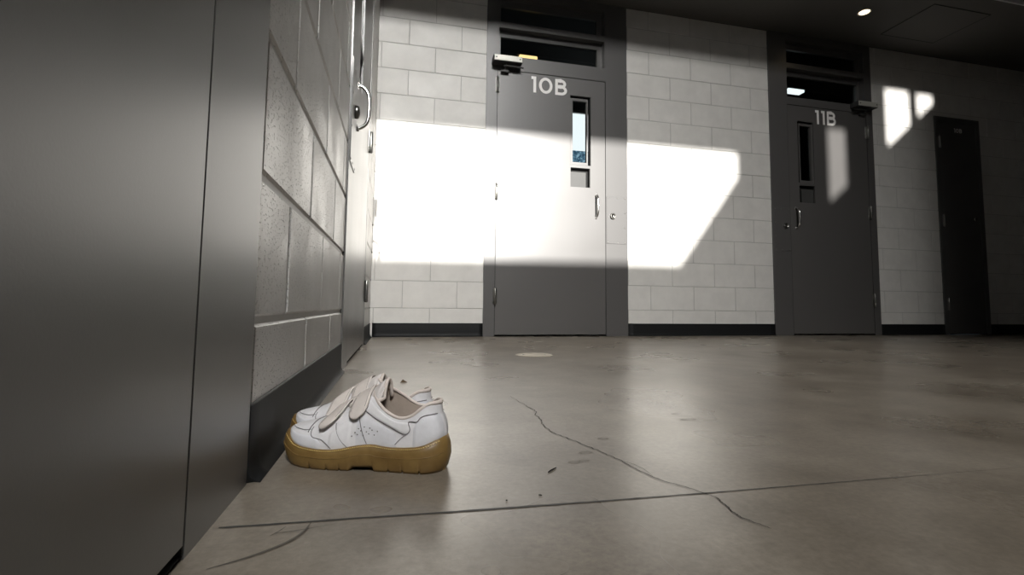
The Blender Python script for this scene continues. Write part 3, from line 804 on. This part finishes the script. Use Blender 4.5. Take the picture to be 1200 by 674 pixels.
    # toe cap seam across the vamp
    def seam(nm, pts, r=.0006, m='seam', par=None, side=0, n=40):
        f1, f2 = spl(range(len(pts)), [p[0] for p in pts]), spl(range(len(pts)), [p[1] for p in pts])
        q = []
        for i in range(n + 1):
            u = i / n * (len(pts) - 1); t = f1(u); ph = ph_at(t, f2(u)); q.append(S(t, ph if side == 0 else PI - ph, .0010))
        mb = MB(); mb.tube(q, r, 6); return B_(mb, nm, M[m], par or upper)
    for sd in (0, 1):
        seam('seam', [(.545, .0885), (.60, .0795), (.66, .0715), (.72, .064), (.775, .0575), (.805, .0575), (.822, .064), (.81, .0735), (.83, .0755), (.862, .0755), (.885, .0815), (.92, .0845), (.985, .086)], .0007, side=sd, n=90)
        seam('seam', [(.375, .068), (.385, .060), (.40, .052), (.425, .043), (.465, .033)], .0006, side=sd)
        seam('seam', [(.51, .083), (.53, .067), (.55, .052), (.568, .0405)], .0006, side=sd)
        seam('seam', [(.225, .0595), (.222, .0535), (.24, .0465), (.30, .044), (.335, .0385), (.365, .032)], .0006, side=sd)
        seam('seam', [(.06, .0555), (.11, .0545), (.17, .0545), (.215, .056)], .0004, side=sd)
        seam('seam', [(.80, .0565), (.765, .0495), (.735, .041)], .0004, side=sd)
        seam('seam', [(.905, .079), (.895, .070), (.90, .062), (.895, .054)], .0003, side=sd)
    mb = MB(); mb.tube([S(.20 + .010 * math.sin(PI * j / 40), PI * .2 + PI * .6 * j / 40, .0006) for j in range(41)], .0007, 6); B_(mb, 'seam', M['seam'], upper)
    # perforations
    for sd in (0, 1):
        mb = MB()
        for k in range(3):
            for j in range(5):
                t = .485 + .018 * k + .032 * j; z = .0515 + .0055 * k + .0006 * j + (.002 if j % 2 else 0)
                if k == 2 and j > 2: continue
                ph = ph_at(t, z); p = S(t, ph if sd == 0 else PI - ph, .0010); e = Vector((0, -1 if sd == 0 else 1, 0))
                mb.lathe([(.0010, -.0006), (.0008, .0005), (0, .0006)], p + e * .0002, 'y', 6)
        B_(mb, 'perforations', M['seam'], upper)
    # --- tongue: padded, curved across, standing up out of the throat
    mb = MB(); rows_o = []; rows_i = []
    path = [(.43, .0975), (.50, .109), (.555, .1175), (.592, .125), (.615, .131), (.628, .1355)]
    px, pz = spl(range(6), [p[0] for p in path]), spl(range(6), [p[1] for p in path])
    NR = 24
    for i in range(NR + 1):
        u = i / NR * 5; xx = px(u) * L; zz = pz(u) + tdz * (u / 5) ** 2; hw = .018 + .0115 * (u / 5)
        if i > NR - 9: hw *= math.sqrt(max(.05, 1 - ((i - (NR - 9)) / 10.2) ** 2))
        o_, n_ = [], []
        for j in range(17):
            s = -1 + 2 * j / 16; a = s * 1.3
            yy = hw * math.sin(a) / math.sin(1.3); dz = -.027 * (1 - math.cos(a)) / (1 - math.cos(1.3)) * (.75 + .25 * u / 5)
            th = .0045 * math.sqrt(max(.02, 1 - s ** 4)) * (.9 if i < NR - 2 else .6)
            o_.append(Vector((xx - th * .55, yy, zz + dz + th * .7))); n_.append(Vector((xx + th * .75, yy * .96, zz + dz - th * .45)))
        rows_o.append(o_); rows_i.append(n_)
    ring = [o_ + n_[::-1] for o_, n_ in zip(rows_o, rows_i)]
    mb.grid(ring, closed_v=True)
    m_ = len(ring[0])
    mb.add(ring[-1], [tuple(range(m_))], True); mb.add(ring[0], [tuple(range(m_))[::-1]], True)
    tg = B_(mb, 'tongue', M['tongue'])
    mb = MB(); mb.grid([[p + Vector((.0006, 0, -.0004)) for p in r_[2:-2]] for r_ in rows_i[8:-3]]); B_(mb, 'tongue_lining', M['lining'], tg)
    rim = [(a + b_) / 2 + Vector((0, 0, .0005)) for a, b_ in zip(rows_o[-1], rows_i[-1])]
    left_r = [(rows_o[i][0] + rows_i[i][0]) / 2 for i in range(17, NR)]; right_r = [(rows_o[i][-1] + rows_i[i][-1]) / 2 for i in range(NR - 1, 16, -1)]
    mb = MB(); mb.tube(left_r + rim + right_r, .0030, 8); B_(mb, 'tongue_binding', M['collar'], tg)
    # --- hook and loop straps
    def strap(tr_, tl, pl, wid, lift, wave):
        """tr_: t on the ridge, tl: t at the free lateral end, pl: angle where the free end stops"""
        mb = MB(); O = []; I = []
        n = 44
        for i in range(n + 1):
            u = i / n                                  # 0 free end (lateral) .. 1 anchored medial side
            ph = pl + (PI - .42 - pl) * u
            tc_ = tr_ + (tl - tr_) * max(0, (PI / 2 - ph) / (PI / 2 - pl)) ** 1.2 + (tl - tr_) * .55 * max(0, (ph - PI / 2) / (PI / 2)) ** 1.3
            wd = wid * (math.sqrt(max(.02, 1 - (1 - min(1, u / .14)) ** 2.6)))
            ro, ri = [], []
            for j in range(9):
                s = -1 + 2 * j / 8
                t = tc_ + s * wd / 2 / L
                e = .0032 + lift * max(0, 1 - u / .30) ** 1.5 + wave * math.sin(u * 21 + s * 1.2) * .0008
                th = .0030 * (1 - .35 * s * s)
                ro.append(S(t, ph, e + th)); ri.append(S(t, ph, e))
            O.append(ro); I.append(ri)
        ring = [a + b_[::-1] for a, b_ in zip(O, I)]
        mb.grid(ring, closed_v=True); k_ = len(ring[0])
        mb.add(ring[0], [tuple(range(k_))[::-1]], True); mb.add(ring[-1], [tuple(range(k_))], True)
        st = B_(mb, 'strap', M['strap'])
        # grey edge lines: stitching, with the strap's contact shade in their colour
        edge = [S_ for S_ in [O[i][1] for i in range(4, n - 3)]]
        mb = MB(); mb.tube([p + Vector((0, -.0002, .0003)) for p in edge], .00045, 5); mb.tube([p + Vector((0, -.0002, .0003)) for p in [O[i][7] for i in range(4, n - 3)]], .00045, 5)
        B_(mb, 'strap_stitch_shade', M['stitch_shade'], st)
        return st
    strap(.380, .318, .54, .030, .0045, 1.0)
    strap(.500, .508, .48, .030, .0030, .4)
    # ghillie loop on the throat between the straps
    mb = MB()
    for k in range(3):
        t = .435 + .012 * k
        mb.tube([S(t + .006 * math.sin(PI * j / 12), .95 + .95 * j / 12, .0030 + .0012 * math.sin(j * 1.9 + k)) for j in range(13)], .0022, 7)
    B_(mb, 'strap_loop', M['strap'])
    root.scale = (.935, .935, .935)
    return root

ROT = lambda d: math.radians(d)
shoe('sneaker', 'white velcro sneaker with tan gum sole nearest the camera, toe against the wall base', (.035, .852, 0), ROT(-24), False, -.003)
shoe('sneaker.001', 'white velcro sneaker standing behind the nearer one, mostly hidden by it', (.024, .955, 0), ROT(-23), True, -.011)

# ------------------------------------------------------------------ light
sun = bpy.data.lights.new('sunlight', 'SUN'); sun.energy = 10; sun.angle = math.radians(.68); sun.color = (1, .97, .92)
so = link(bpy.data.objects.new('sunlight', sun))
dirv = Vector((0.0, math.cos(SUN_EL), -math.sin(SUN_EL)))
so.rotation_euler = dirv.to_track_quat('-Z', 'Y').to_euler()
so.location = (1, FY - 3, 7)
ar = bpy.data.lights.new('daylight_window', 'AREA'); ar.shape = 'RECTANGLE'
ar.size = WIN[1] - WIN[0]; ar.size_y = WIN[3] - WIN[2]; ar.energy = 158; ar.spread = math.radians(62); ar.color = (1, .985, .955)
ao = link(bpy.data.objects.new('daylight_window', ar)); ao.location = ((WIN[0] + WIN[1]) / 2, FY + .02, (WIN[2] + WIN[3]) / 2)
ao.rotation_euler = (Vector((.35, 3.1, 0)) - ao.location).to_track_quat('-Z', 'Y').to_euler()
w = bpy.data.worlds.new('sky'); SC.world = w; w.use_nodes = True
w.node_tree.nodes['Background'].inputs['Color'].default_value = (.75, .85, 1, 1)
w.node_tree.nodes['Background'].inputs['Strength'].default_value = .5

# ------------------------------------------------------------------ camera
cam = bpy.data.cameras.new('camera'); co = link(bpy.data.objects.new('camera', cam))
f, pt, yw, rl = 588.686, .07698, .2333, .01044
fw = Vector((math.sin(yw) * math.cos(pt), math.cos(yw) * math.cos(pt), math.sin(pt)))
rt = Vector((math.cos(yw), -math.sin(yw), 0)); upv = rt.cross(fw)
r2 = rt * math.cos(rl) + upv * math.sin(rl); u2 = -rt * math.sin(rl) + upv * math.cos(rl)
mtx = Matrix((r2, u2, -fw)).transposed().to_4x4(); mtx.translation = Vector((.18707, 0, .23581))
co.matrix_world = mtx
cam.sensor_fit = 'HORIZONTAL'; cam.sensor_width = 36; cam.lens = f / 1200 * 36
cam.shift_x = -5.378 / 1200; cam.shift_y = -23.605 / 1200
cam.clip_start = .01; cam.clip_end = 100
SC.camera = co

SC.view_settings.view_transform = 'Standard'; SC.view_settings.look = 'None'
SC.view_settings.gamma = 1; SC.view_settings.exposure = 0; SC.view_settings.use_curve_mapping = False
SC.cycles.use_denoising = True
SC.cycles.max_bounces = 8; SC.cycles.diffuse_bounces = 4; SC.cycles.glossy_bounces = 4
SC.cycles.sample_clamp_indirect = 6
